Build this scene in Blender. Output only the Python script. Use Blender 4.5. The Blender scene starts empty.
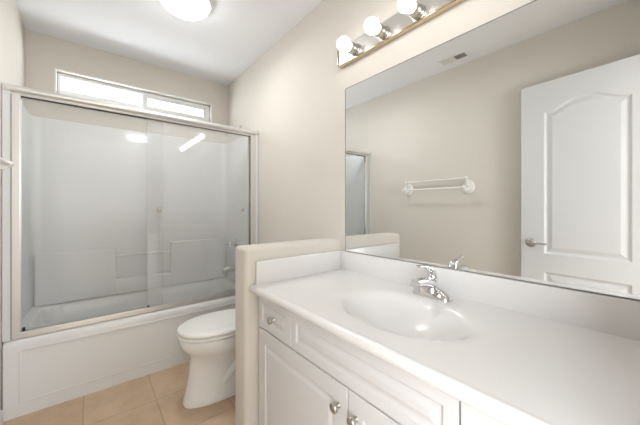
import bpy, bmesh, math, random
from math import sin, cos, pi, radians, sqrt
from mathutils import Vector, Matrix

# ---------------------------------------------------------------- camera, world, light, exposure
scn = bpy.context.scene
COL = scn.collection
cam_data = bpy.data.cameras.new('camera')
cam = bpy.data.objects.new('camera', cam_data)
COL.objects.link(cam)
cam.location = (0, 0, 1.14)
cam.rotation_euler = (radians(90), 0, radians(-39.3))
cam_data.sensor_width = 36
cam_data.lens = 280.0 / 640 * 36
cam_data.shift_y = -(208 - 212.5) / 640 * -1
cam_data.clip_start = 0.02
scn.camera = cam

scn.view_settings.view_transform = 'Standard'
scn.view_settings.look = 'None'
scn.view_settings.gamma = 1
scn.view_settings.exposure = 1.03

world = bpy.data.worlds.new('sky')
scn.world = world
world.use_nodes = True
wn = world.node_tree.nodes
wn['Background'].inputs['Color'].default_value = (0.93, 0.96, 1.0, 1)
wn['Background'].inputs['Strength'].default_value = 1.6


def area(name, loc, rot, sx, sy, power, col=(1, 1, 1)):
    l = bpy.data.lights.new(name, 'AREA')
    l.shape = 'RECTANGLE'
    l.size, l.size_y, l.energy, l.color = sx, sy, power, col
    o = bpy.data.objects.new(name, l)
    COL.objects.link(o)
    o.location, o.rotation_euler = loc, rot
    return o


# added fill lamps at unseen openings of the adjoining room, shining in
area('adjoining_room_fill_back', (1.35, -3.02, 1.35), (radians(90), 0, 0), 0.9, 1.8, 36, (0.88, 0.94, 1.0))
area('adjoining_room_fill_left', (-1.52, -1.6, 1.35), (radians(90), 0, radians(-90)), 2.2, 1.8, 60, (0.88, 0.94, 1.0))
area('bathroom_window_daylight', (0.35, 3.10, 2.10), (radians(-90), 0, 0), 1.0, 0.15, 5.6, (0.93, 0.96, 1.0))
BULB_E = 4.3
DOME_E = 8.0

XL, XR, YN, YF, ZC = -0.37, 1.137, -0.05, 2.953, 2.452


# ---------------------------------------------------------------- materials
def lin(c):
    return tuple((v / 255 / 12.92 if v / 255 <= 0.04045 else ((v / 255 + 0.055) / 1.055) ** 2.4) for v in c) + (1,)


def mat(name, rgb, rough=0.5, metal=0.0, bump=0.0, bscale=60, var=0.0, coat=0.0, spec=0.5):
    m = bpy.data.materials.new(name)
    m.use_nodes = True
    nt = m.node_tree
    b = nt.nodes['Principled BSDF']
    b.inputs['Roughness'].default_value = rough
    b.inputs['Metallic'].default_value = metal
    b.inputs['Specular IOR Level'].default_value = spec
    b.inputs['Coat Weight'].default_value = coat
    c = lin(rgb)
    tc = nt.nodes.new('ShaderNodeTexCoord')
    nz = nt.nodes.new('ShaderNodeTexNoise')
    nz.inputs['Scale'].default_value = bscale
    nz.inputs['Detail'].default_value = 3
    nt.links.new(tc.outputs['Object'], nz.inputs['Vector'])
    mx = nt.nodes.new('ShaderNodeMix')
    mx.data_type = 'RGBA'
    mx.inputs['A'].default_value = tuple(v * (1 - var) for v in c[:3]) + (1,)
    mx.inputs['B'].default_value = c
    nt.links.new(nz.outputs['Fac'], mx.inputs['Factor'])
    nt.links.new(mx.outputs['Result'], b.inputs['Base Color'])
    if bump:
        bp = nt.nodes.new('ShaderNodeBump')
        bp.inputs['Strength'].default_value = bump
        bp.inputs['Distance'].default_value = 0.002
        nt.links.new(nz.outputs['Fac'], bp.inputs['Height'])
        nt.links.new(bp.outputs['Normal'], b.inputs['Normal'])
    return m


def emis(name, rgb, strength):
    m = mat(name, rgb, 0.3)
    b = m.node_tree.nodes['Principled BSDF']
    b.inputs['Emission Color'].default_value = lin(rgb)
    b.inputs['Emission Strength'].default_value = strength
    return m


M = {}
M['wall'] = mat('warm_beige_paint', (219, 212, 202), 0.85, bump=0.12, bscale=90, var=0.01, spec=0.2)
M['ceiling'] = mat('ceiling_white_paint', (244, 245, 247), 0.9, bump=0.15, bscale=70, spec=0.2)
M['fiber'] = mat('gloss_white_fibreglass', (232, 232, 231), 0.16, coat=0.2)
M['ceramic'] = mat('white_ceramic', (243, 243, 241), 0.08, coat=0.5)
M['marble'] = mat('cultured_marble_white', (229, 226, 223), 0.26, var=0.01, bscale=4, coat=0.3)
M['cab'] = mat('white_cabinet_thermofoil', (220, 218, 217), 0.38)
M['gap'] = mat('grey_edge_and_gap_shade', (150, 147, 142), 0.8)  # grey for the mirror edge and for painted shade in the jamb gap
M['doorp'] = mat('white_door_paint', (214, 214, 214), 0.45)
M['chrome'] = mat('polished_chrome', (222, 222, 222), 0.08, 1.0)
M['nickel'] = mat('brushed_nickel', (190, 186, 180), 0.28, 1.0)
M['alum'] = mat('satin_aluminium', (232, 231, 229), 0.34, 0.85)
M['plate'] = mat('polished_nickel_plate', (226, 223, 219), 0.3, 1.0)
M['darkseal'] = mat('dark_rubber_seal', (40, 38, 36), 0.6)
M['brass'] = mat('aged_brass_trim', (206, 190, 165), 0.22, 1.0)
M['plasticw'] = mat('white_plastic', (238, 236, 232), 0.3)
M['vinyl'] = mat('white_vinyl_window', (236, 236, 234), 0.4)
M['carpet'] = mat('beige_carpet', (196, 184, 166), 0.95, bump=0.6, bscale=300, var=0.2)
M['bulb'] = emis('lit_bulb_glass', (255, 252, 250), BULB_E)
M['dome'] = emis('lit_opal_glass', (247, 251, 255), DOME_E)
M['dark'] = mat('painted_duct_shade', (70, 68, 66), 0.8)
M['caulk'] = mat('white_caulk', (235, 233, 228), 0.5)

# mirror silver
m = bpy.data.materials.new('mirror_silver')
m.use_nodes = True
b = m.node_tree.nodes['Principled BSDF']
b.inputs['Metallic'].default_value = 1
b.inputs['Roughness'].default_value = 0.0
b.inputs['Base Color'].default_value = (0.86, 0.875, 0.87, 1)
M['mirror'] = m


def glass(name, tint, haze, ior=1.5, hazecol=(0.8, 0.8, 0.8, 1)):
    m = bpy.data.materials.new(name)
    m.use_nodes = True
    nt = m.node_tree
    nt.nodes.clear()
    out = nt.nodes.new('ShaderNodeOutputMaterial')
    tr = nt.nodes.new('ShaderNodeBsdfTransparent')
    tr.inputs['Color'].default_value = tint
    gl = nt.nodes.new('ShaderNodeBsdfGlossy')
    gl.inputs['Roughness'].default_value = 0.015
    # Schlick reflectance, the same from both sides of the sheet
    ge = nt.nodes.new('ShaderNodeNewGeometry')
    dt = nt.nodes.new('ShaderNodeVectorMath')
    dt.operation = 'DOT_PRODUCT'
    nt.links.new(ge.outputs['Normal'], dt.inputs[0])
    nt.links.new(ge.outputs['Incoming'], dt.inputs[1])
    ab = nt.nodes.new('ShaderNodeMath'); ab.operation = 'ABSOLUTE'
    nt.links.new(dt.outputs['Value'], ab.inputs[0])
    om = nt.nodes.new('ShaderNodeMath'); om.operation = 'SUBTRACT'
    om.inputs[0].default_value = 1.0
    nt.links.new(ab.outputs[0], om.inputs[1])
    pw = nt.nodes.new('ShaderNodeMath'); pw.operation = 'POWER'
    nt.links.new(om.outputs[0], pw.inputs[0])
    pw.inputs[1].default_value = 5.0
    f0 = ((ior - 1) / (ior + 1)) ** 2
    fr = nt.nodes.new('ShaderNodeMath'); fr.operation = 'MULTIPLY_ADD'
    nt.links.new(pw.outputs[0], fr.inputs[0])
    fr.inputs[1].default_value = 1 - f0
    fr.inputs[2].default_value = f0
    mx = nt.nodes.new('ShaderNodeMixShader')
    nt.links.new(fr.outputs[0], mx.inputs[0])
    nt.links.new(tr.outputs[0], mx.inputs[1])
    nt.links.new(gl.outputs[0], mx.inputs[2])
    df = nt.nodes.new('ShaderNodeBsdfDiffuse')
    df.inputs['Color'].default_value = hazecol
    m2 = nt.nodes.new('ShaderNodeMixShader')
    m2.inputs[0].default_value = haze
    nt.links.new(mx.outputs[0], m2.inputs[1])
    nt.links.new(df.outputs[0], m2.inputs[2])
    nt.links.new(m2.outputs[0], out.inputs['Surface'])
    return m


M['glass'] = glass('shower_glass_bright_haze', (0.985, 0.99, 0.985, 1), 0.10, 1.32)  # white haze mixed in to brighten the panel
M['glass_outer'] = glass('shower_glass_outer_bright_haze', (0.985, 0.99, 0.985, 1), 0.18, 1.8)  # stronger white haze, standing in for light reflected off this panel
M['pane'] = glass('window_glass', (0.97, 0.98, 0.98, 1), 0.02)
M['acrylic'] = glass('clear_acrylic_knob', (0.8, 0.8, 0.8, 1), 0.15, 1.8)


def tile_mat():
    m = bpy.data.materials.new('terracotta_beige_floor_tile')
    m.use_nodes = True
    nt = m.node_tree
    N, L = nt.nodes, nt.links
    b = N['Principled BSDF']
    tc = N.new('ShaderNodeTexCoord')
    mp = N.new('ShaderNodeMapping')
    mp.inputs['Location'].default_value = (-0.302, -1.552, 0)
    L.new(tc.outputs['Object'], mp.inputs['Vector'])
    br = N.new('ShaderNodeTexBrick')
    br.offset = 0.0
    br.squash = 1.0
    br.inputs['Scale'].default_value = 1.0
    br.inputs['Brick Width'].default_value = 0.335
    br.inputs['Row Height'].default_value = 0.352
    br.inputs['Mortar Size'].default_value = 0.0035
    br.inputs['Mortar Smooth'].default_value = 0.3
    br.inputs['Bias'].default_value = 0.0
    br.inputs['Color1'].default_value = lin((204, 178, 150))
    br.inputs['Color2'].default_value = lin((198, 170, 142))
    br.inputs['Mortar'].default_value = lin((176, 154, 132))
    L.new(mp.outputs[0], br.inputs['Vector'])
    nz = N.new('ShaderNodeTexNoise')
    nz.inputs['Scale'].default_value = 7
    nz.inputs['Detail'].default_value = 5
    nz.inputs['Roughness'].default_value = 0.6
    L.new(tc.outputs['Object'], nz.inputs['Vector'])
    rp = N.new('ShaderNodeValToRGB')
    rp.color_ramp.elements[0].position = 0.3
    rp.color_ramp.elements[0].color = (0.86, 0.82, 0.78, 1)
    rp.color_ramp.elements[1].position = 0.7
    rp.color_ramp.elements[1].color = (1.08, 1.08, 1.1, 1)
    L.new(nz.outputs['Fac'], rp.inputs[0])
    mx = N.new('ShaderNodeMix')
    mx.data_type = 'RGBA'
    mx.blend_type = 'MULTIPLY'
    mx.inputs['Factor'].default_value = 1
    L.new(br.outputs['Color'], mx.inputs['A'])
    L.new(rp.outputs[0], mx.inputs['B'])
    L.new(mx.outputs['Result'], b.inputs['Base Color'])
    b.inputs['Roughness'].default_value = 0.42
    bp = N.new('ShaderNodeBump')
    bp.inputs['Strength'].default_value = 0.5
    bp.inputs['Distance'].default_value = 0.002
    bp.invert = True
    L.new(br.outputs['Fac'], bp.inputs['Height'])
    L.new(bp.outputs[0], b.inputs['Normal'])
    return m


M['tile'] = tile_mat()


def surround_mat():
    m = mat('white_surround_tile_emboss', (226, 226, 226), 0.42, coat=0.2)
    nt = m.node_tree
    N, L = nt.nodes, nt.links
    tc = N.new('ShaderNodeTexCoord')
    sp = N.new('ShaderNodeSeparateXYZ')
    L.new(tc.outputs['Object'], sp.inputs[0])
    ad = N.new('ShaderNodeMath')
    ad.operation = 'ADD'
    L.new(sp.outputs[0], ad.inputs[0])
    L.new(sp.outputs[1], ad.inputs[1])
    cb = N.new('ShaderNodeCombineXYZ')
    L.new(ad.outputs[0], cb.inputs[0])
    L.new(sp.outputs[2], cb.inputs[1])
    br = N.new('ShaderNodeTexBrick')
    br.offset = 0.0
    br.inputs['Scale'].default_value = 1.0
    br.inputs['Brick Width'].default_value = 0.11
    br.inputs['Row Height'].default_value = 0.11
    br.inputs['Mortar Size'].default_value = 0.004
    br.inputs['Mortar Smooth'].default_value = 1.0
    L.new(cb.outputs[0], br.inputs['Vector'])
    gt = N.new('ShaderNodeMath')
    gt.operation = 'GREATER_THAN'
    gt.inputs[1].default_value = 0.88
    L.new(sp.outputs[2], gt.inputs[0])
    ml = N.new('ShaderNodeMath')
    ml.operation = 'MULTIPLY'
    L.new(gt.outputs[0], ml.inputs[0])
    L.new(br.outputs['Fac'], ml.inputs[1])
    bp = N.new('ShaderNodeBump')
    bp.invert = True
    bp.inputs['Strength'].default_value = 0.12
    bp.inputs['Distance'].default_value = 0.002
    L.new(ml.outputs[0], bp.inputs['Height'])
    L.new(bp.outputs[0], N['Principled BSDF'].inputs['Normal'])
    return m


M['surround'] = surround_mat()


# ---------------------------------------------------------------- helpers
def link(name, bm, m, parent=None, smooth=False, angle=None):
    me = bpy.data.meshes.new(name)
    bmesh.ops.recalc_face_normals(bm, faces=bm.faces)
    if smooth:
        for f in bm.faces:
            f.smooth = True
        if angle:
            for e in bm.edges:
                if len(e.link_faces) == 2 and e.calc_face_angle(0) > radians(angle):
                    e.smooth = False
    bm.to_mesh(me)
    bm.free()
    o = bpy.data.objects.new(name, me)
    COL.objects.link(o)
    if isinstance(m, (list, tuple)):
        for k in m:
            me.materials.append(M[k])
    else:
        me.materials.append(M[m])
    if parent is not None:
        o.parent = parent
        w = Vector((0, 0, 0))
        p = parent
        while p:
            w += p.location
            p = p.parent
        # meshes are written in world coordinates: shift data to the parent's frame
        me.transform(Matrix.Translation(-w))
    return o


def box(bm, x0, x1, y0, y1, z0, z1, bev=0.0, seg=2):
    r = bmesh.ops.create_cube(bm, size=1)
    vs = r['verts']
    for v in vs:
        v.co = Vector(((x0 + x1) / 2 + v.co.x * (x1 - x0), (y0 + y1) / 2 + v.co.y * (y1 - y0), (z0 + z1) / 2 + v.co.z * (z1 - z0)))
    if bev > 0:
        es = list({e for v in vs for e in v.link_edges})
        bmesh.ops.bevel(bm, geom=es, offset=bev, segments=seg, profile=0.5, affect='EDGES', clamp_overlap=True)
    return bm


def B(x0, x1, y0, y1, z0, z1, bev=0.0, seg=2):
    return box(bmesh.new(), x0, x1, y0, y1, z0, z1, bev, seg)


def loft(bm, rings, cap0=True, cap1=True, closed=True):
    R = [[bm.verts.new(p) for p in r] for r in rings]
    n = len(R[0])
    for a, b in zip(R[:-1], R[1:]):
        for i in range(n if closed else n - 1):
            j = (i + 1) % n
            bm.faces.new((a[i], a[j], b[j], b[i]))
    if cap0:
        bm.faces.new(R[0])
    if cap1:
        bm.faces.new(R[-1])
    return R


def frame_of(d):
    d = d.normalized()
    up = Vector((0, 0, 1)) if abs(d.z) < 0.9 else Vector((1, 0, 0))
    a = d.cross(up).normalized()
    return a, d.cross(a).normalized()


def lathe(bm, base, axis, prof, n=28):
    """prof: list of (distance along axis, radius)"""
    base, axis = Vector(base), Vector(axis).normalized()
    a, b = frame_of(axis)
    rings = []
    for t, r in prof:
        r = max(r, 0.0002)
        rings.append([base + axis * t + a * (r * cos(2 * pi * i / n)) + b * (r * sin(2 * pi * i / n)) for i in range(n)])
    loft(bm, rings)
    return bm


def tube(bm, pts, rad, n=14):
    pts = [Vector(p) for p in pts]
    rings = []
    for i, p in enumerate(pts):
        d = (pts[min(i + 1, len(pts) - 1)] - pts[max(i - 1, 0)])
        a, b = frame_of(d)
        r = rad[i] if isinstance(rad, (list, tuple)) else rad
        if isinstance(r, tuple):
            ra, rb = r
        else:
            ra = rb = r
        rings.append([p + a * (ra * cos(2 * pi * k / n)) + b * (rb * sin(2 * pi * k / n)) for k in range(n)])
    loft(bm, rings)
    return bm


def smooth_path(pts, k=6):
    pts = [Vector(p) for p in pts]
    out = []
    for i in range(len(pts) - 1):
        p0, p1, p2, p3 = pts[max(i - 1, 0)], pts[i], pts[i + 1], pts[min(i + 2, len(pts) - 1)]
        for j in range(k):
            t = j / k
            out.append(0.5 * ((2 * p1) + (p2 - p0) * t + (2 * p0 - 5 * p1 + 4 * p2 - p3) * t * t + (3 * p1 - p0 - 3 * p2 + p3) * t ** 3))
    out.append(pts[-1])
    return out


def thing(name, label, cat, loc=(0, 0, 0), group=None):
    o = bpy.data.objects.new(name, None)
    o.empty_display_size = 0.05
    COL.objects.link(o)
    o.location = loc
    o['label'] = label
    o['category'] = cat
    if group:
        o['group'] = group
    return o


def struct(name, bm, m, parent=None, **k):
    o = link(name, bm, m, parent, **k)
    if parent is None:
        o['kind'] = 'structure'
    return o


def rect_loop(p0, p1, q0, q1):
    return lambda i: [(p0 + i, q0 + i), (p1 - i, q0 + i), (p1 - i, q1 - i), (p0 + i, q1 - i)]


def arch_loop(p0, p1, q0, q1, rise, n=24):
    """panel whose top rises in an ogee to the middle"""
    def top(p):
        t = abs((p - (p0 + p1) / 2) / ((p1 - p0) / 2))
        t = min(max((t - 0.12) / 0.80, 0), 1)
        return q1 + rise * (0.5 + 0.5 * cos(pi * t))

    def f(i):
        pts = [(p0 + i, q0 + i), (p1 - i, q0 + i)]
        for k in range(n + 1):
            p = (p1 - i) + ((p0 + i) - (p1 - i)) * k / n
            pts.append((p, top(p) - i))
        return pts
    return f


PROFILE = [(0.0, 0.0), (0.004, -0.004), (0.010, -0.0075), (0.016, -0.0075), (0.021, -0.006), (0.040, -0.0012), (0.044, -0.001)]


def relief(w, h, t, loops, mtx, profile=PROFILE, back=True, edge=0.003):
    """slab with relief panels: local p in [0,w], q in [0,h], thickness t towards +n"""
    bm = bmesh.new()

    def ring(pts, d):
        return [bm.verts.new((p, q, d)) for p, q in pts]

    def bridge(a, b):
        n = len(a)
        for i in range(n):
            j = (i + 1) % n
            bm.faces.new((a[i], a[j], b[j], b[i]))
    outer = rect_loop(0, w, 0, h)
    r0 = ring(outer(0), 0)
    r1 = ring(outer(0), t - edge)
    r2 = ring(outer(edge * 0.3), t - edge * 0.3)
    r3 = ring(outer(edge), t)
    bridge(r0, r1); bridge(r1, r2); bridge(r2, r3)
    bm.faces.new(r0)
    edges = []

    def edges_of(r):
        return [bm.edges.get((r[i], r[(i + 1) % len(r)])) or bm.edges.new((r[i], r[(i + 1) % len(r)])) for i in range(len(r))]
    edges += edges_of(r3)
    for lp in loops:
        prev = None
        for k, (ins, d) in enumerate(profile):
            r = ring(lp(ins), t + d)
            if prev is None:
                edges += edges_of(r)
            else:
                bridge(prev, r)
            prev = r
        bm.faces.new(prev)
    bmesh.ops.triangle_fill(bm, edges=edges, use_beauty=True)
    bmesh.ops.transform(bm, matrix=mtx, verts=bm.verts)
    return bm


def basis(o, px, qx, nx):
    m = Matrix.Identity(4)
    for r in range(3):
        m[r][0], m[r][1], m[r][2], m[r][3] = px[r], qx[r], nx[r], o[r]
    return m


# ---------------------------------------------------------------- room shell
T = 0.12
DX0, DX1, DZ = -0.235, 0.50, 2.04          # doorway to the adjoining room
WX0, WX1, WZ0, WZ1 = -0.205, 0.96, 1.955, 2.204   # high window

struct('floor', B(XL - T, XR + T, YN - 0.11, YF + T, -0.08, 0.0), 'tile')
struct('ceiling', B(XL - T, XR + T, YN - 0.11, YF + T, ZC, ZC + 0.08), 'ceiling')
struct('wall_left', B(XL - T, XL, YN - 0.11, YF + T, 0, ZC), 'wall')
struct('wall_right', B(XR, XR + T, YN - 0.11, YF + T, 0, ZC), 'wall')
bm = bmesh.new()
box(bm, XL, XR, YF, YF + T, 0, WZ0)
box(bm, XL, XR, YF, YF + T, WZ1, ZC)
box(bm, XL, WX0, YF, YF + T, WZ0, WZ1)
box(bm, WX1, XR, YF, YF + T, WZ0, WZ1)
struct('wall_far', bm, 'wall')
bm = bmesh.new()
box(bm, XL, DX0, YN - 0.11, YN, 0, ZC)
box(bm, DX1, XR, YN - 0.11, YN, 0, ZC)
box(bm, DX0, DX1, YN - 0.11, YN, DZ, ZC)
struct('wall_near', bm, 'wall')

# door casing (jamb lining)
bm = bmesh.new()
box(bm, DX0 - 0.06, DX0 - 0.002, YN - 0.125, YN - 0.11, 0, DZ + 0.06, 0.004)
box(bm, DX1 + 0.002, DX1 + 0.06, YN - 0.125, YN - 0.11, 0, DZ + 0.06, 0.004)
box(bm, DX0 - 0.002, DX1 + 0.002, YN - 0.125, YN - 0.11, DZ, DZ + 0.06, 0.004)
box(bm, DX1 + 0.002, DX1 + 0.052, YN, YN + 0.012, 0, DZ + 0.05, 0.004)
box(bm, DX0 - 0.002, DX1 + 0.002, YN, YN + 0.012, DZ, DZ + 0.05, 0.004)
struct('trim_1', bm, 'doorp')

# half wall between toilet and vanity, bull-nosed
PX, PY0, PY1, PZ = 0.537, 1.19, 1.313, 0.958
bm = B(PX, XR, PY0, PY1, 0, PZ)
es = [e for e in bm.edges if
      (all(v.co.x < PX + 0.01 for v in e.verts) and not all(v.co.z < 0.01 for v in e.verts)) or
      (all(v.co.z > PZ - 0.01 for v in e.verts) and not all(v.co.x > XR - 0.01 for v in e.verts))]
bmesh.ops.bevel(bm, geom=es, offset=0.020, segments=5, profile=0.5, affect='EDGES')
struct('wall_partition', bm, 'wall', smooth=True, angle=40)

# baseboards
struct('baseboard_left', B(XL, XL + 0.012, 0.78, 2.20, 0, 0.08, 0.003), 'doorp')
struct('baseboard_partition', B(PX + 0.03, XR, PY1, PY1 + 0.012, 0, 0.08, 0.003), 'doorp')
struct('baseboard_right', B(XR - 0.012, XR, PY1 + 0.012, 2.20, 0, 0.08, 0.003), 'doorp')

# adjoining room
AX0, AX1, AY0 = -1.5, 2.0, -3.0
struct('floor_adjoining', B(AX0, AX1, AY0 - 0.1, YN - 0.11, -0.08, 0.0), 'carpet')
struct('ceiling_adjoining', B(AX0, AX1, AY0 - 0.1, YN - 0.11, ZC, ZC + 0.08), 'ceiling')
bm = bmesh.new()
box(bm, AX0 - 0.1, AX0, AY0 - 0.1, -2.7, 0, ZC)
box(bm, AX0 - 0.1, AX0, -0.5, YN - 0.11, 0, ZC)
box(bm, AX0 - 0.1, AX0, -2.7, -0.5, 0, 0.45)
box(bm, AX0 - 0.1, AX0, -2.7, -0.5, 2.25, ZC)
struct('wall_adjoining_left', bm, 'wall')
struct('wall_adjoining_right', B(AX1, AX1 + 0.1, AY0 - 0.1, YN - 0.11, 0, ZC), 'wall')
bm = bmesh.new()
box(bm, AX0, XL - T, YN - 0.11, YN - 0.01, 0, ZC)
box(bm, XR + T, AX1, YN - 0.11, YN - 0.01, 0, ZC)
struct('wall_adjoining_front', bm, 'wall')
bm = bmesh.new()
box(bm, AX0, 0.87, AY0 - 0.1, AY0, 0, ZC)
box(bm, 1.83, AX1, AY0 - 0.1, AY0, 0, ZC)
box(bm, 0.87, 1.83, AY0 - 0.1, AY0, 0, 0.45)
box(bm, 0.87, 1.83, AY0 - 0.1, AY0, 2.25, ZC)
struct('wall_adjoining_back', bm, 'wall')

# ---------------------------------------------------------------- high window over the tub
win = thing('window_1', 'long narrow white slider window high over the tub', 'window', (0.38, YF + 0.07, WZ0))
del win['label'], win['category']
win['kind'] = 'structure'
wy0, wy1 = YF + 0.045, YF + 0.095
g = 0.002
bm = bmesh.new()
box(bm, WX0 + g, WX1 - g, wy0, wy1, WZ1 - 0.03, WZ1 - g, 0.003)
box(bm, WX0 + g, WX1 - g, wy0, wy1, WZ0 + g, WZ0 + 0.085, 0.003)
box(bm, WX0 + g, WX0 + 0.022, wy0, wy1, WZ0 + 0.085, WZ1 - 0.03, 0.003)
box(bm, WX1 - 0.035, WX1 - g, wy0, wy1, WZ0 + 0.085, WZ1 - 0.03, 0.003)
link('window_frame', bm, 'vinyl', win)
bm = bmesh.new()
box(bm, WX0 + 0.022, 0.40, wy0 + 0.026, wy0 + 0.042, WZ0 + 0.085, WZ0 + 0.125, 0.002)
box(bm, WX0 + 0.022, 0.40, wy0 + 0.026, wy0 + 0.042, WZ1 - 0.035, WZ1 - 0.03, 0.002)
box(bm, 0.370, 0.40, wy0 + 0.026, wy0 + 0.042, WZ0 + 0.125, WZ1 - 0.035, 0.002)
s1 = link('window_sash', bm, 'vinyl', win)
bm = bmesh.new()
box(bm, 0.365, WX1 - 0.035, wy0 + 0.004, wy0 + 0.02, WZ0 + 0.085, WZ0 + 0.125, 0.002)
box(bm, 0.365, WX1 - 0.035, wy0 + 0.004, wy0 + 0.02, WZ1 - 0.055, WZ1 - 0.03, 0.002)
box(bm, 0.365, 0.405, wy0 + 0.004, wy0 + 0.02, WZ0 + 0.125, WZ1 - 0.055, 0.002)
box(bm, WX1 - 0.06, WX1 - 0.035, wy0 + 0.004, wy0 + 0.02, WZ0 + 0.125, WZ1 - 0.055, 0.002)
s2 = link('window_sash', bm, 'vinyl', win)
link('window_pane', B(WX0 + 0.022, 0.370, wy0 + 0.032, wy0 + 0.036, WZ0 + 0.125, WZ1 - 0.035), 'pane', s1)
link('window_pane', B(0.405, WX1 - 0.06, wy0 + 0.010, wy0 + 0.014, WZ0 + 0.125, WZ1 - 0.055), 'pane', s2)
# thin plaster-stop trim around the opening
bm = bmesh.new()
box(bm, WX0 - 0.012, WX1 + 0.012, YF - 0.004, YF, WZ1, WZ1 + 0.012, 0.002)
box(bm, WX0 - 0.012, WX1 + 0.012, YF - 0.012, YF, WZ0 - 0.014, WZ0, 0.002)
box(bm, WX0 - 0.012, WX0, YF - 0.004, YF, WZ0, WZ1, 0.002)
box(bm, WX1, WX1 + 0.012, YF - 0.004, YF, WZ0, WZ1, 0.002)
struct('trim_2', bm, 'vinyl')

# ---------------------------------------------------------------- bathtub
TY0, TZ = 2.226, 0.42
tub = thing('bathtub', 'white alcove bathtub with a plain glossy apron on the tiled floor', 'bathtub', (0.38, TY0, 0))
tx0, tx1, ty1 = XL + 0.004, XR - 0.004, YF - 0.004


def rrect(x0, x1, y0, y1, r, z, n=6):
    pts = []
    for cx, cy, a0 in ((x1 - r, y1 - r, 0), (x0 + r, y1 - r, 90), (x0 + r, y0 + r, 180), (x1 - r, y0 + r, 270)):
        for k in range(n + 1):
            a = radians(a0 + 90 * k / n)
            pts.append(Vector((cx + r * cos(a), cy + r * sin(a), z)))
    return pts


bm = bmesh.new()
rings = [rrect(tx0, tx1, TY0, ty1, 0.006, 0.0),
         rrect(tx0, tx1, TY0 - 0.0, ty1, 0.006, 0.02),
         rrect(tx0, tx1, TY0 + 0.004, ty1, 0.006, TZ - 0.045),
         rrect(tx0, tx1, TY0 + 0.008, ty1, 0.006, TZ - 0.025),
         rrect(tx0, tx1, TY0 + 0.016, ty1, 0.006, TZ - 0.009),
         rrect(tx0 + 0.003, tx1 - 0.003, TY0 + 0.028, ty1 - 0.003, 0.02, TZ - 0.001),
         rrect(tx0 + 0.02, tx1 - 0.02, TY0 + 0.05, ty1 - 0.02, 0.03, TZ)]
for ins, z in ((0.065, TZ), (0.075, TZ - 0.004), (0.085, TZ - 0.02), (0.10, TZ - 0.12), (0.125, 0.14), (0.17, 0.085), (0.23, 0.07)):
    rings.append(rrect(tx0 + ins, tx1 - ins, TY0 + ins + 0.02, ty1 - ins + 0.02, max(0.09, 0.16 - ins * 0.3), z))
loft(bm, rings)
# raised border of the apron's shallow front panel
for (x0, x1, z0, z1) in ((tx0 + 0.07, tx1 - 0.07, 0.070, 0.078), (tx0 + 0.07, tx1 - 0.07, 0.352, 0.358)):
    box(bm, x0, x1, TY0 - 0.0007, TY0 + 0.006, z0, z1, 0.0007, 2)
for (x0, x1) in ((tx0 + 0.062, tx0 + 0.070), (tx1 - 0.070, tx1 - 0.062)):
    box(bm, x0, x1, TY0 - 0.0007, TY0 + 0.006, 0.070, 0.358, 0.0007, 2)
link('tub_body', bm, 'fiber', tub, smooth=True, angle=35)
bm = lathe(bmesh.new(), (0.95, 2.60, 0.0705), (0, 0, 1), [(0, 0.03), (0.004, 0.03), (0.006, 0.026), (0.006, 0.0)])
link('drain', bm, 'chrome', tub, smooth=True, angle=40)

# ---------------------------------------------------------------- tub surround
sur = thing('tub_surround', 'white moulded surround lining the three walls above the tub', 'shower surround', (0.38, YF, TZ))
SZ = 1.815
th = 0.033
ix0, ix1, iy1 = XL + th, XR - th, YF - th
fy = 2.236          # front plane of the flange


def u_loop(z, off=0.0, r=0.055):
    o = 0.003
    pts = [(XL + o, fy), (XL + o, YF - o), (XR - o, YF - o), (XR - o, fy), (ix1 + off, fy)]
    n = 8
    cx, cy = ix1 + off - r, iy1 + off - r
    for k in range(n + 1):
        a = radians(0 + 90 * k / n)
        pts.append((cx + r * cos(a), cy + r * sin(a)))
    cx = ix0 - off + r
    for k in range(n + 1):
        a = radians(90 + 90 * k / n)
        pts.append((cx + r * cos(a), cy + r * sin(a)))
    pts.append((ix0 - off, fy))
    return [Vector((x, y, z)) for x, y in pts]


bm = bmesh.new()
loft(bm, [u_loop(TZ + 0.001), u_loop(SZ - 0.012), u_loop(SZ - 0.003, 0.003), u_loop(SZ, 0.010)])
link('wall_panel', bm, 'surround', sur, smooth=True, angle=40)
# lower stepped ledge on the back wall with an inset soap niche in the middle
LY = iy1 - 0.055
bm = bmesh.new()
zz = TZ + 0.002
box(bm, ix0 + 0.02, 0.165, LY, iy1 + 0.002, zz, 0.805, 0.015, 4)
box(bm, 0.572, ix1 - 0.02, LY, iy1 + 0.002, zz, 0.832, 0.015, 4)
box(bm, 0.150, 0.585, LY, iy1 + 0.002, zz, 0.545, 0.012, 4)
link('ledge', bm, 'surround', sur, smooth=True, angle=40)
bm = bmesh.new()
tube(bm, [(0.160, LY + 0.012, 0.742), (0.578, LY + 0.012, 0.742)], 0.0085, 16)
link('washcloth_bar', bm, 'fiber', sur, smooth=True, angle=60)
# corner shelf
bm = bmesh.new()
pts0 = []
for z, s in ((0.985, 0.13), (0.995, 0.14), (1.004, 0.14), (1.008, 0.13)):
    ring = [Vector((ix0 + 0.004, iy1 - 0.004, z))]
    for k in range(9):
        a = radians(-90 + 90 * k / 8)
        ring.append(Vector((ix0 + 0.004 + s * cos(a) ** 1.0, iy1 - 0.004 + s * sin(a), z)))
    pts0.append(ring)
# (only the back-left corner carries one)
loft(bm, pts0)
bm.free()

# ---------------------------------------------------------------- sliding shower door
sd = thing('sliding_shower_door', 'sliding clear-glass tub door with two panels in a silver metal frame', 'shower door', (0.38, 2.27, TZ))
jx0, jx1 = ix0 + 0.002, ix1 - 0.002
FY0, FY1 = 2.236, 2.298
HZ0, HZ1 = 1.762, 1.812
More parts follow.
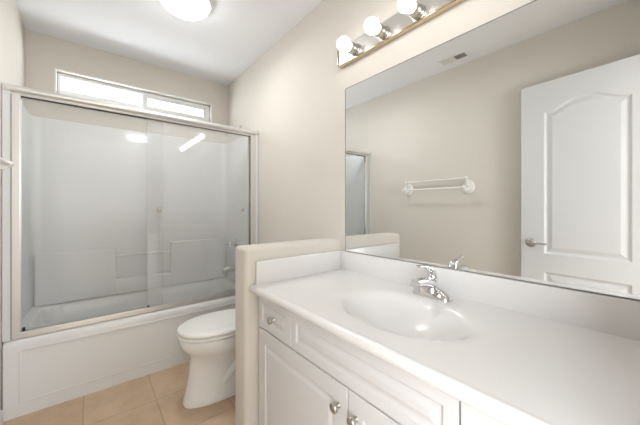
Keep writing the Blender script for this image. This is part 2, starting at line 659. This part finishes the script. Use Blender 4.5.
# header: rounded extrusion over an open U channel
prof = []
for k in range(9):
    a = radians(90 + 180 * k / 8)
    prof.append((FY0 + 0.012 + 0.026 * cos(a) * 0.9, (HZ0 + HZ1) / 2 + 0.006 + (HZ1 - HZ0) / 2 * sin(a) * 0.80))
prof += [(FY0 + 0.010, HZ0), (FY0 + 0.014, HZ0), (FY0 + 0.014, HZ0 + 0.010), (FY1 - 0.004, HZ0 + 0.010), (FY1 - 0.004, HZ0), (FY1, HZ0), (FY1, HZ1 - 0.004), (FY1 - 0.004, HZ1 - 0.001)]
bm = bmesh.new()
loft(bm, [[Vector((x, y, z)) for y, z in prof] for x in (jx0 - 0.020, jx1 + 0.020)])
hd = link('header_rail', bm, 'alum', sd, smooth=True, angle=30)
link('seal_strip', B(jx0 + 0.03, jx1 - 0.03, FY0 + 0.016, FY1 - 0.006, HZ0 + 0.002, HZ0 + 0.008), 'darkseal', hd)
# bottom track
bm = bmesh.new()
box(bm, jx0, jx1, FY0 + 0.006, FY1, TZ + 0.001, TZ + 0.012, 0.002)
box(bm, jx0, jx1, FY0 + 0.006, FY0 + 0.012, TZ + 0.012, TZ + 0.034, 0.002)
box(bm, jx0, jx1, FY0 + 0.033, FY0 + 0.037, TZ + 0.012, TZ + 0.026, 0.001)
box(bm, jx0, jx1, FY1 - 0.005, FY1, TZ + 0.012, TZ + 0.030, 0.001)
link('bottom_track', bm, 'alum', sd)
# jambs
for x0, x1 in ((jx0, jx0 + 0.032), (jx1 - 0.038, jx1)):
    bm = bmesh.new()
    s = 1 if x0 < 0 else -1
    wx = x0 if s > 0 else x1
    box(bm, x0, x1, FY0 + 0.004, FY0 + 0.012, TZ + 0.012, HZ0 + 0.004, 0.0015)
    box(bm, x0, x1, FY1 - 0.006, FY1, TZ + 0.012, HZ0 + 0.004, 0.0015)
    box(bm, min(wx, wx + s * 0.006), max(wx, wx + s * 0.006), FY0 + 0.008, FY1 - 0.003, TZ + 0.012, HZ0 + 0.004, 0.001)
    jb = link('side_jamb', bm, 'alum', sd)
    ex = x1 if s > 0 else x0
    link('bumper_strip', B(ex - 0.003, ex + 0.003, FY0 + 0.012, FY0 + 0.020, TZ + 0.036, HZ0, 0.001), 'alum' if s > 0 else 'darkseal', jb)
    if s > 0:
        link('gap_shade_strip', B(x0 - 0.0018, x0 + 0.0015, FY0 - 0.002, FY0 + 0.0038, TZ + 0.003, HZ0, 0.0005), 'gap', jb)  # dark strip painted in as the shade between flange and jamb


def panel(x0, x1, y, knobs, gm='glass'):
    bm = B(x0, x1, y - 0.003, y + 0.003, TZ + 0.022, HZ0 + 0.008, 0.0008, 1)
    gp = link('glass_panel', bm, gm, sd)
    for kx in knobs:
        bm = lathe(bmesh.new(), (kx, y - 0.0032, 1.128), (0, -1, 0), [(0, 0.010), (0.003, 0.011), (0.009, 0.008), (0.014, 0.0135), (0.022, 0.016), (0.028, 0.014), (0.031, 0.006)], 20)
        link('knob', bm, 'nickel', gp, smooth=True, angle=50)
    bm = bmesh.new()
    box(bm, x0 + 0.001, x0 + 0.012, y - 0.007, y + 0.007, TZ + 0.026, TZ + 0.046, 0.001)
    link('guide_shoe', bm, 'darkseal', gp)
    return gp


p_in = panel(jx0 + 0.036, 0.405, FY1 - 0.016, [])
p_out = panel(0.302, jx1 - 0.040, FY0 + 0.022, [0.375, 0.985], 'glass_outer')
bm = bmesh.new()
for k in range(4):
    lathe(bm, (0.50 + 0.012 * k, FY0 + 0.004, TZ + 0.040), (0, -1, 0), [(0, 0.004), (0.004, 0.003)], 10)
bm.free()

# ---------------------------------------------------------------- shower plumbing on right wall
PYc = 2.62
sv = thing('shower_valve', 'round chrome single-lever shower valve on the white surround wall', 'faucet', (ix1, PYc, 0.79))
bm = lathe(bmesh.new(), (ix1 - 0.001, PYc, 0.79), (-1, 0, 0), [(0, 0.058), (0.004, 0.058), (0.010, 0.052), (0.016, 0.03), (0.018, 0.0)], 32)
link('escutcheon', bm, 'chrome', sv, smooth=True, angle=40)
bm = lathe(bmesh.new(), (ix1 - 0.015, PYc, 0.79), (-1, 0, 0), [(0, 0.024), (0.03, 0.022), (0.036, 0.026), (0.058, 0.024), (0.064, 0.012), (0.065, 0)], 24)
tube(bm, smooth_path([(ix1 - 0.06, PYc, 0.79), (ix1 - 0.085, PYc, 0.792), (ix1 - 0.115, PYc - 0.01, 0.80)]), [(0.012, 0.008)] * 13, 12)
link('handle', bm, 'chrome', sv, smooth=True, angle=50)
sp = thing('tub_spout', 'short chrome tub spout below the shower valve', 'faucet', (ix1, PYc, 0.56))
bm = bmesh.new()
rings = []
for x, zc, rz, ry in ((0, 0.56, 0.030, 0.028), (-0.02, 0.56, 0.030, 0.028), (-0.08, 0.558, 0.027, 0.025), (-0.12, 0.552, 0.024, 0.023), (-0.138, 0.545, 0.020, 0.020), (-0.143, 0.542, 0.008, 0.008)):
    rings.append([Vector((ix1 - 0.001 + x, PYc + ry * cos(2 * pi * k / 20), zc + rz * sin(2 * pi * k / 20))) for k in range(20)])
loft(bm, rings)
box(bm, ix1 - 0.140, ix1 - 0.105, PYc - 0.016, PYc + 0.016, 0.516, 0.545, 0.006)
link('spout_body', bm, 'nickel', sp, smooth=True, angle=40)
bm = lathe(bmesh.new(), (ix1 - 0.118, PYc, 0.574), (0, 0, 1), [(0, 0.004), (0.016, 0.004), (0.018, 0.008), (0.026, 0.008), (0.028, 0.003)], 14)
link('diverter_knob', bm, 'chrome', sp, smooth=True, angle=50)
ov = thing('overflow_plate', 'small chrome overflow plate with trip lever inside the tub end', 'overflow plate', (tx1 - 0.10, PYc - 0.02, 0.33))
bm = lathe(bmesh.new(), (tx1 - 0.108, PYc, 0.335), (-1, 0, 0.12), [(0, 0.034), (0.004, 0.034), (0.009, 0.026), (0.010, 0)], 24)
link('plate', bm, 'chrome', ov, smooth=True, angle=40)
bm = tube(bmesh.new(), [(tx1 - 0.117, PYc, 0.335), (tx1 - 0.130, PYc, 0.352), (tx1 - 0.140, PYc, 0.362)], [0.005, 0.004, 0.003], 10)
link('lever', bm, 'chrome', ov, smooth=True)
sh = thing('fixed_shower', 'chrome shower head on a short arm just above the surround', 'shower head', (XR, PYc, 1.93))
bm = lathe(bmesh.new(), (XR - 0.0005, PYc, 1.92), (-1, 0, 0), [(0, 0.028), (0.004, 0.028), (0.010, 0.014)], 20)
link('flange', bm, 'chrome', sh, smooth=True, angle=40)
bm = tube(bmesh.new(), smooth_path([(XR - 0.004, PYc, 1.92), (XR - 0.05, PYc, 1.925), (XR - 0.10, PYc, 1.905), (XR - 0.13, PYc, 1.875)]), 0.0095, 12)
link('shower_arm', bm, 'chrome', sh, smooth=True, angle=60)
bm = lathe(bmesh.new(), (XR - 0.127, PYc, 1.879), (-0.65, 0, -0.76), [(0, 0.012), (0.015, 0.014), (0.02, 0.012), (0.045, 0.030), (0.058, 0.032), (0.060, 0.028), (0.060, 0)], 22)
link('spray_head', bm, 'chrome', sh, smooth=True, angle=40)

# ---------------------------------------------------------------- toilet
TC = 1.757
toi = thing('toilet', 'white floor-standing toilet with closed oval lid beside the tub', 'toilet', (0.75, TC, 0))


def egg(xf, xb, hw, z, n=40, mid=0.46, pw=0.92):
    xm = xf + (xb - xf) * mid
    pts = []
    for k in range(n):
        a = 2 * pi * k / n
        c, s = cos(a), sin(a)
        x = xm + (c if c > 0 else c) * ((xb - xm) if c > 0 else (xm - xf))
        sy = math.copysign(abs(s) ** pw, s)
        pts.append(Vector((x, TC + hw * sy, z)))
    return pts


bm = bmesh.new()
loft(bm, [egg(0.412, 0.97, 0.108, 0.0, pw=0.7), egg(0.410, 0.97, 0.110, 0.012, pw=0.7), egg(0.420, 0.965, 0.104, 0.03, pw=0.7),
          egg(0.432, 0.95, 0.100, 0.09, pw=0.75), egg(0.444, 0.94, 0.100, 0.16, pw=0.8), egg(0.448, 0.93, 0.106, 0.22, pw=0.85),
          egg(0.450, 0.925, 0.130, 0.262), egg(0.428, 0.92, 0.152, 0.300), egg(0.402, 0.92, 0.172, 0.330),
          egg(0.392, 0.92, 0.173, 0.355), egg(0.390, 0.92, 0.174, 0.378), egg(0.394, 0.915, 0.171, 0.386), egg(0.43, 0.88, 0.14, 0.388)])
box(bm, 0.80, 1.10, TC - 0.13, TC + 0.13, 0.30, 0.388, 0.02, 3)
box(bm, 0.86, 1.06, TC - 0.085, TC + 0.085, 0.0, 0.31, 0.02, 3)
link('bowl', bm, 'ceramic', toi, smooth=True, angle=50)
for s in (-1, 1):
    bm = tube(bmesh.new(), smooth_path([(0.62, TC + s * 0.075, 0.10), (0.70, TC + s * 0.092, 0.19), (0.78, TC + s * 0.098, 0.235), (0.85, TC + s * 0.09, 0.19), (0.88, TC + s * 0.08, 0.09), (0.885, TC + s * 0.08, 0.01)]),
              [0.028] * 6 + [0.036] * 19 + [0.04] * 6, 16)
    link('trapway', bm, 'ceramic', toi, smooth=True, angle=60)
bm = bmesh.new()
loft(bm, [egg(0.388, 0.875, 0.177, 0.391), egg(0.383, 0.88, 0.181, 0.395), egg(0.383, 0.88, 0.181, 0.406), egg(0.389, 0.874, 0.176, 0.411)])
link('seat', bm, 'plasticw', toi, smooth=True, angle=50)
bm = bmesh.new()
loft(bm, [egg(0.388, 0.885, 0.177, 0.4135), egg(0.384, 0.89, 0.180, 0.417), egg(0.385, 0.89, 0.179, 0.427), egg(0.396, 0.885, 0.169, 0.435), egg(0.44, 0.87, 0.14, 0.440), egg(0.52, 0.80, 0.07, 0.442)])
link('lid', bm, 'plasticw', toi, smooth=True, angle=60)
for s in (-1, 1):
    link('hinge', B(0.872, 0.90, TC + s * 0.075 - 0.015, TC + s * 0.075 + 0.015, 0.388, 0.425, 0.006, 3), 'plasticw', toi, smooth=True, angle=50)
link('tank', B(0.925, 1.122, TC - 0.22, TC + 0.22, 0.392, 0.735, 0.022, 4), 'ceramic', toi, smooth=True, angle=50)
link('tank_lid', B(0.912, 1.130, TC - 0.232, TC + 0.232, 0.737, 0.772, 0.012, 4), 'ceramic', toi, smooth=True, angle=50)
bm = lathe(bmesh.new(), (0.9245, TC + 0.16, 0.68), (-1, 0, 0), [(0, 0.014), (0.006, 0.014), (0.012, 0.008)], 16)
tube(bm, [(0.914, TC + 0.16, 0.68), (0.908, TC + 0.12, 0.677), (0.906, TC + 0.085, 0.672)], [0.006, 0.006, 0.005], 10)
link('flush_lever', bm, 'chrome', toi, smooth=True, angle=50)

# ---------------------------------------------------------------- vanity
VY0, VY1 = -0.035, 1.176
CF = 0.612        # carcass front
DF = 0.594        # door face
van = thing('vanity_cabinet', 'white bathroom vanity with raised panel doors and small drawers', 'cabinet', (0.87, 0.57, 0))
bm = bmesh.new()
box(bm, CF, CF + 0.018, VY0, VY1, 0.10, 0.755)
box(bm, CF + 0.018, XR - 0.003, VY0, VY0 + 0.016, 0.10, 0.755)
box(bm, CF + 0.018, XR - 0.003, VY1 - 0.016, VY1, 0.10, 0.755)
box(bm, XR - 0.010, XR - 0.003, VY0 + 0.016, VY1 - 0.016, 0.10, 0.755)
box(bm, CF + 0.018, XR - 0.010, VY0 + 0.016, VY1 - 0.016, 0.10, 0.118)
box(bm, CF + 0.06, XR - 0.003, VY0, VY1, 0.0, 0.10)
link('carcass', bm, 'cab', van)
FPROF = [(0.0, 0.0), (0.003, -0.003), (0.007, -0.005), (0.012, -0.005), (0.016, -0.0045), (0.028, -0.0008), (0.031, -0.0005)]


def knob(x, y, z, parent):
    bm = lathe(bmesh.new(), (x, y, z), (-1, 0, 0), [(0, 0.009), (0.002, 0.009), (0.005, 0.0055), (0.012, 0.0055), (0.016, 0.012), (0.021, 0.0155), (0.026, 0.0145), (0.029, 0.009), (0.030, 0)], 24)
    return link('knob', bm, 'nickel', parent, smooth=True, angle=50)


def front(name, ya, yb, za, zb, border):
    w, h = ya - yb, zb - za
    m = basis((CF - 0.001, ya, za), (0, -1, 0), (0, 0, 1), (-1, 0, 0))
    bm = relief(w, h, CF - 0.001 - DF, [rect_loop(border, w - border, border, h - border)], m, FPROF)
    return link(name, bm, 'cab', van)


gp = 0.0025
ZD0, ZD1 = 0.603, 0.742
d = front('drawer', 1.166, 0.905, ZD0, ZD1, 0.032)
knob(DF, 1.03, 0.672, d)
front('false_front', 0.905 - 0.004, 0.270, ZD0, ZD1, 0.032)
d = front('drawer', 0.266, 0.008, ZD0, ZD1, 0.032)
knob(DF, 0.137, 0.672, d)
d = front('door', 1.166, 0.5975, 0.115, 0.598, 0.058)
knob(DF, 0.634, 0.530, d)
d = front('door', 0.5935, 0.008, 0.115, 0.598, 0.058)
knob(DF, 0.560, 0.530, d)

# ---------------------------------------------------------------- countertop with integral basin
KZ = 0.790
ct = thing('vanity_countertop', 'long white cultured marble top with a moulded oval basin', 'countertop', (0.85, 0.57, 0.757))
BX, BY, RX, RY, BD = 0.822, 0.575, 0.155, 0.228, 0.115


def basin(x, y):
    dx, dy = (x - BX) / RX, (y - BY) / RY
    r = sqrt(dx * dx + dy * dy)
    k = 0.17
    s = 1 - r ** 2.5
    if s < -1.2:
        return 0.0
    return BD * k * math.log(1 + math.exp(s / k))


CX0 = 0.556
nose_r = (KZ - 0.757) / 2 + 0.001
prof = []        # (x, z, on top?)
nx = 86
xb = XR - 0.004
xf = CX0 + 0.022
for k in range(nx + 1):
    prof.append((xb + (xf - xb) * k / nx, KZ, True))
prof.append((CX0 + 0.016, KZ + 0.0012, False))
for k in range(1, 10):
    a = radians(90 + 180 * k / 10)
    prof.append((CX0 + 0.0155 + 0.0155 * cos(a), 0.7735 + 0.0168 * sin(a), False))
prof += [(CX0 + 0.016, 0.757, False), (CF + 0.02, 0.757, False)]
ya, yb, ny = VY1 + 0.011, VY0 - 0.010, 190
bm = bmesh.new()
rings = []
for j in range(ny + 1):
    y = ya + (yb - ya) * j / ny
    rings.append([Vector((x, y, z - (basin(x, y) if top else 0))) for x, z, top in prof])
loft(bm, rings, False, False, closed=False)
# end caps (thin) and rear underside rail
for y0, y1 in ((ya - 0.004, ya), (yb, yb + 0.004)):
    box(bm, CX0 + 0.02, xb, y0, y1, 0.757, KZ - 0.001)
ctop = link('countertop_slab', bm, 'marble', ct, smooth=True, angle=60)
# solid end disc so the nose looks closed at the side
for y in (ya, yb):
    bm = bmesh.new()
    c = [Vector((CX0 + 0.0155 + 0.0155 * cos(radians(90 + 180 * k / 10)), y, 0.7735 + 0.0168 * sin(radians(90 + 180 * k / 10)))) for k in range(11)]
    c.append(Vector((CX0 + 0.03, y, 0.757)))
    c.append(Vector((CX0 + 0.03, y, 0.790)))
    bm.faces.new([bm.verts.new(p) for p in c])
    link('end_cap', bm, 'marble', ct)
link('backsplash', B(XR - 0.023, XR - 0.002, yb, ya, KZ - 0.006, 0.892, 0.003, 3), 'marble', ct, smooth=True, angle=40)
link('side_splash', B(0.586, XR - 0.023, ya - 0.017, ya + 0.0015, KZ - 0.006, 0.896, 0.003, 3), 'marble', ct, smooth=True, angle=40)
# sink drain
zb = KZ - basin(BX, BY)
bm = lathe(bmesh.new(), (BX, BY, zb - 0.001), (0, 0, 1), [(0, 0.024), (0.003, 0.024), (0.005, 0.019), (0.004, 0.016), (0.009, 0.015), (0.011, 0.01), (0.0115, 0)], 24)
link('sink_drain', bm, 'chrome', ct, smooth=True, angle=40)

# ---------------------------------------------------------------- faucet
FX, FYc, FZ = 1.045, 0.578, KZ
fa = thing('sink_faucet', 'chrome single-lever faucet on the white countertop behind the basin', 'faucet', (FX, FYc, FZ))


def stadium(hl, r, z, n=12, cx=FX):
    pts = []
    for s, a0 in ((1, 0), (-1, 180)):
        for k in range(n + 1):
            a = radians(a0 + 180 * k / n)
            pts.append(Vector((cx + r * cos(a), FYc + s * hl + r * sin(a), z)))
    return pts


bm = bmesh.new()
loft(bm, [stadium(0.052, 0.0285, FZ), stadium(0.052, 0.0285, FZ + 0.008), stadium(0.052, 0.025, FZ + 0.014), stadium(0.046, 0.021, FZ + 0.021), stadium(0.034, 0.019, FZ + 0.028), stadium(0.016, 0.018, FZ + 0.040)])
link('base_plate', bm, 'chrome', fa, smooth=True, angle=50)
bm = bmesh.new()
lathe(bm, (FX, FYc, FZ + 0.020), (0, 0, 1), [(0, 0.029), (0.02, 0.026), (0.038, 0.023), (0.048, 0.021), (0.056, 0.015), (0.060, 0.004)], 28)
path = smooth_path([(FX, FYc, FZ + 0.046), (FX - 0.04, FYc, FZ + 0.062), (FX - 0.080, FYc, FZ + 0.070), (FX - 0.118, FYc, FZ + 0.071)], 6)
tube(bm, path, [(0.024 - 0.006 * i / 18, 0.021 - 0.004 * i / 18) for i in range(len(path))], 20)
link('spout', bm, 'chrome', fa, smooth=True, angle=50)
bm = lathe(bmesh.new(), (FX - 0.104, FYc, FZ + 0.064), (0, 0, -1), [(0, 0.014), (0.022, 0.014), (0.024, 0.0115), (0.024, 0.0)], 20)
link('aerator', bm, 'chrome', fa, smooth=True, angle=40)
bm = bmesh.new()
path = smooth_path([(FX + 0.006, FYc, FZ + 0.060), (FX + 0.006, FYc, FZ + 0.085), (FX - 0.010, FYc, FZ + 0.108), (FX - 0.050, FYc, FZ + 0.124), (FX - 0.095, FYc, FZ + 0.132)], 6)
n = len(path)
tube(bm, path, [(0.021 - 0.011 * min(1, (i / (n * 0.75)) ** 1.5), 0.020 - 0.0150 * min(1, (i / (n * 0.7)) ** 1.3)) for i in range(n)], 18)
link('lever_handle', bm, 'chrome', fa, smooth=True, angle=60)
bm = lathe(bmesh.new(), (FX + 0.030, FYc, FZ - 0.0005), (0, 0, 1), [(0, 0.006), (0.004, 0.006), (0.004, 0.0025), (0.055, 0.0025), (0.057, 0.006), (0.064, 0.0065), (0.067, 0.003)], 14)
link('lift_rod', bm, 'chrome', fa, smooth=True, angle=40)

# ---------------------------------------------------------------- mirror
MY0, MY1, MZ0, MZ1 = -0.02, 1.149, 0.896, 1.821
mr = thing('wall_mirror', 'large frameless rectangular mirror above the vanity backsplash', 'mirror', (XR, 0.56, MZ0))
link('mirror_glass', B(XR - 0.007, XR - 0.001, MY0, MY1, MZ0, MZ1), 'mirror', mr)
bm = bmesh.new()
box(bm, XR - 0.009, XR - 0.0005, MY1, MY1 + 0.0018, MZ0, MZ1)
box(bm, XR - 0.009, XR - 0.0005, MY0, MY1, MZ1, MZ1 + 0.0018)
box(bm, XR - 0.010, XR - 0.0005, MY0, MY1 + 0.001, MZ0 - 0.003, MZ0)
link('mirror_edge', bm, 'gap', mr)

# ---------------------------------------------------------------- vanity light bar
LY0, LY1, LZ0, LZ1 = -0.023, 1.186, 1.952, 2.058
vl = thing('vanity_light_bar', 'chrome strip light with a row of round bulbs above the mirror', 'light fixture', (XR, 0.6, 2.005))
bm = bmesh.new()
link('back_plate', B(XR - 0.024, XR - 0.001, LY0, LY1, LZ0 + 0.012, LZ1, 0.004, 2), 'plate', vl)
bm = bmesh.new()
box(bm, XR - 0.032, XR - 0.001, LY0 - 0.003, LY1 + 0.003, LZ0, LZ0 + 0.012, 0.004, 3)
box(bm, XR - 0.032, XR - 0.001, LY1, LY1 + 0.008, LZ0 + 0.010, LZ1 + 0.001, 0.003, 3)
link('trim_strip', bm, 'brass', vl, smooth=True, angle=40)
first = None
for k in range(6):
    y = 1.049 - 0.187 * k
    if first is None:
        bm = lathe(bmesh.new(), (XR - 0.0235, y, 1.993), (-1, 0, 0), [(0, 0.034), (0.004, 0.034), (0.006, 0.029), (0.016, 0.029), (0.018, 0.026), (0.024, 0.029), (0.052, 0.029), (0.058, 0.0265), (0.060, 0.022), (0.060, 0.0)], 28)
        so = link('socket', bm, 'nickel', vl, smooth=True, angle=35)
        bm = bmesh.new()
        R = 0.0355
        pr = [(0.0, 0.013), (0.006, 0.016)]
        for q in range(15):
            a = radians(152 - 152 * q / 14)
            pr.append((0.006 + R * 0.88 - R * cos(a) * -1 * 1 if False else 0.008 + R * 0.9 - R * cos(a) * -1 - 0.0, R * sin(a)))
        pr = [(0.0, 0.013), (0.005, 0.0165)] + [(0.037 - R * cos(radians(28 + 152 * q / 14)), R * sin(radians(28 + 152 * q / 14))) for q in range(15)]
        lathe(bm, (XR - 0.082, y, 1.993), (-1, 0, 0), pr, 32)
        bu = link('light_bulb', bm, 'bulb', so, smooth=True)
        first = (so, bu, y)
    else:
        so = first[0].copy()
        COL.objects.link(so)
        so.parent = vl
        so.location = (0, y - first[2], 0)
        bu = first[1].copy()
        COL.objects.link(bu)
        bu.parent = so

# ---------------------------------------------------------------- ceiling light
CLX, CLY = 0.452, 1.875
cl = thing('ceiling_light', 'round frosted glass flush dome light on the white ceiling', 'light fixture', (CLX, CLY, ZC))
bm = lathe(bmesh.new(), (CLX, CLY, ZC - 0.0005), (0, 0, -1), [(0, 0.148), (0.020, 0.155), (0.034, 0.151), (0.035, 0)], 48)  # rim added past the dome edge to shade the ceiling around it
link('base_shade_rim', bm, 'plasticw', cl, smooth=True, angle=40)
pr = [(0.0352, 0.137), (0.038, 0.139)]
for q in range(1, 13):
    a = radians(90 * q / 12)
    pr.append((0.038 + 0.060 * sin(a), 0.139 * cos(a)))
bm = lathe(bmesh.new(), (CLX, CLY, ZC), (0, 0, -1), pr, 48)
link('glass_dome', bm, 'dome', cl, smooth=True, angle=70)

ld = bpy.data.lights.new('ceiling_light_glow', 'AREA')
ld.shape, ld.size, ld.energy, ld.color = 'DISK', 0.22, 3.2, (0.95, 0.98, 1.0)
lo = bpy.data.objects.new('ceiling_light_glow', ld)
COL.objects.link(lo)
lo.location = (CLX, CLY, ZC - 0.101)

# ---------------------------------------------------------------- ceiling register
VX0, VX1, VYa, VYb = -0.262, -0.145, 1.04, 1.275
cv = thing('ceiling_vent', 'small white louvred air register on the ceiling by the door wall', 'vent', (-0.2, 1.155, ZC))
bm = bmesh.new()
zt, zb_ = ZC - 0.0005, ZC - 0.007
box(bm, VX0, VX1, VYa, VYa + 0.018, zb_, zt, 0.002)
box(bm, VX0, VX1, VYb - 0.018, VYb, zb_, zt, 0.002)
box(bm, VX0, VX0 + 0.018, VYa + 0.018, VYb - 0.018, zb_, zt, 0.002)
box(bm, VX1 - 0.018, VX1, VYa + 0.018, VYb - 0.018, zb_, zt, 0.002)
box(bm, VX0 + 0.018, VX1 - 0.018, 1.150, 1.160, zb_, zt, 0.001)
link('vent_frame', bm, 'plasticw', cv)
link('duct_shade_sheet', B(VX0 + 0.018, VX1 - 0.018, VYa + 0.018, VYb - 0.018, zt - 0.0008, zt), 'dark', cv)  # dark sheet paints the shade inside a duct; the ceiling is uncut
for half, (y0, y1, tilt) in enumerate(((VYa + 0.02, 1.150, 1), (1.160, VYb - 0.02, -1))):
    for k in range(7):
        y = y0 + (y1 - y0) * (k + 0.5) / 7
        bm = bmesh.new()
        a = radians(38) * tilt
        vs = []
        for x in (VX0 + 0.018, VX1 - 0.018):
            for t, w in ((-1, -1), (1, -1), (1, 1), (-1, 1)):
                u, v = t * 0.0055, w * 0.0005
                vs.append(bm.verts.new((x, y + u * cos(a) - v * sin(a), ZC - 0.0065 + u * sin(a) * 0.8 + v * cos(a))))
        for i in range(4):
            j = (i + 1) % 4
            bm.faces.new((vs[i], vs[j], vs[4 + j], vs[4 + i]))
        bm.faces.new(vs[:4]); bm.faces.new(vs[4:])
        link('slat', bm, 'plasticw', cv)

# ---------------------------------------------------------------- towel rack on left wall
tw = thing('towel_rack', 'white double-bar towel rack with round wall plates on the beige wall', 'towel rack', (XL, 1.41, 1.33))
for y in (1.105, 1.715):
    bm = bmesh.new()
    n = 32
    rings = []
    for dx, s in ((0.0005, 1.0), (0.006, 1.0), (0.011, 0.93), (0.014, 0.80)):
        rings.append([Vector((XL + dx, y + 0.058 * s * cos(2 * pi * k / n), 1.330 + 0.064 * s * sin(2 * pi * k / n))) for k in range(n)])
    loft(bm, rings)
    pl = link('wall_plate', bm, 'plasticw', tw, smooth=True, angle=40)
    bm = bmesh.new()
    p1 = smooth_path([(XL + 0.010, y, 1.345), (XL + 0.03, y, 1.375), (XL + 0.043, y, 1.405)], 5)
    tube(bm, p1, [0.015, 0.014, 0.013, 0.012, 0.0115, 0.011, 0.0105, 0.010, 0.010, 0.010, 0.011][:len(p1)], 14)
    p2 = smooth_path([(XL + 0.010, y, 1.315), (XL + 0.05, y, 1.305), (XL + 0.105, y, 1.310)], 5)
    tube(bm, p2, [0.016, 0.015, 0.014, 0.013, 0.012, 0.0115, 0.011, 0.011, 0.011, 0.011, 0.012][:len(p2)], 14)
    s = -1 if y < 1.4 else 1
    for (x, z) in ((XL + 0.045, 1.408), (XL + 0.107, 1.322)):
        lathe(bm, (x, y - s * 0.012, z), (0, s, 0), [(0, 0.010), (0.003, 0.013), (0.022, 0.013), (0.028, 0.008), (0.029, 0)], 16)
    link('bar_bracket', bm, 'plasticw', pl, smooth=True, angle=50)
for (x, z) in ((XL + 0.045, 1.408), (XL + 0.107, 1.322)):
    link('towel_bar', tube(bmesh.new(), [(x, 1.108, z), (x, 1.712, z)], 0.0078, 16), 'plasticw', tw, smooth=True, angle=60)

# ---------------------------------------------------------------- open panel door, folded back near the left wall
dr = thing('panel_door', 'white two-panel arched-top door standing open near the beige wall', 'door', (0, 0, 0))
W, Hd, TH = 0.712, 2.032, 0.035
ang = radians(4.1)
ox, oy = -0.222, -0.030
pd = Vector((-sin(ang), cos(ang), 0))
nd = Vector((cos(ang), sin(ang), 0))
org = Vector((ox, oy, 0.012)) - nd * TH
DPROF = [(0.0, 0.0), (0.005, -0.003), (0.012, -0.009), (0.020, -0.010), (0.026, -0.0085), (0.046, -0.002), (0.050, -0.0015)]
loops = [arch_loop(0.142, W - 0.142, 0.80, 1.815, 0.062), rect_loop(0.142, W - 0.142, 0.215, 0.670)]
link('door_leaf', relief(W, Hd, TH, loops, basis(org, pd, (0, 0, 1), nd), DPROF), 'doorp', dr)


def onface(p, q, n=0.0):
    return org + pd * p + Vector((0, 0, q)) + nd * (TH + n)


hp, hq = W - 0.062, 0.873
bm = lathe(bmesh.new(), onface(hp, hq, -0.0005), nd, [(0, 0.033), (0.004, 0.033), (0.010, 0.028), (0.013, 0.016), (0.030, 0.011), (0.046, 0.011), (0.048, 0.0)], 32)
path = smooth_path([onface(hp + 0.010, hq, 0.044), onface(hp - 0.015, hq, 0.047), onface(hp - 0.06, hq, 0.050), onface(hp - 0.108, hq + 0.001, 0.046)], 6)
tube(bm, path, [(0.008, 0.010 - 0.004 * i / len(path)) for i in range(len(path))], 14)
link('lever_handle', bm, 'nickel', dr, smooth=True, angle=40)
bm = lathe(bmesh.new(), org + pd * hp + Vector((0, 0, hq)) + nd * 0.0005, -nd, [(0, 0.030), (0.004, 0.030), (0.009, 0.024), (0.012, 0.013), (0.030, 0.010), (0.038, 0.010), (0.039, 0.0)], 32)
link('lever_rose', bm, 'chrome', dr, smooth=True, angle=40)
bm = bmesh.new()
box(bm, -0.0115, 0.0115, 0, 0.0015, -0.028, 0.028, 0.0004, 1)
tube(bm, [(0, 0.001, 0), (0, 0.010, 0)], 0.007, 12)
rot = Matrix.Rotation(ang, 4, 'Z')
c = org + pd * W + Vector((0, 0, hq)) + nd * (TH / 2)
bmesh.ops.transform(bm, matrix=Matrix.Translation(c) @ rot, verts=bm.verts)
link('latch_plate', bm, 'chrome', dr)
for z in (0.25, 1.05, 1.83):
    bm = lathe(bmesh.new(), (ox - 0.002, oy - 0.006, z - 0.045), (0, 0, 1), [(0, 0.005), (0.09, 0.005)], 12)
    link('hinge', bm, 'nickel', dr, smooth=True, angle=40)
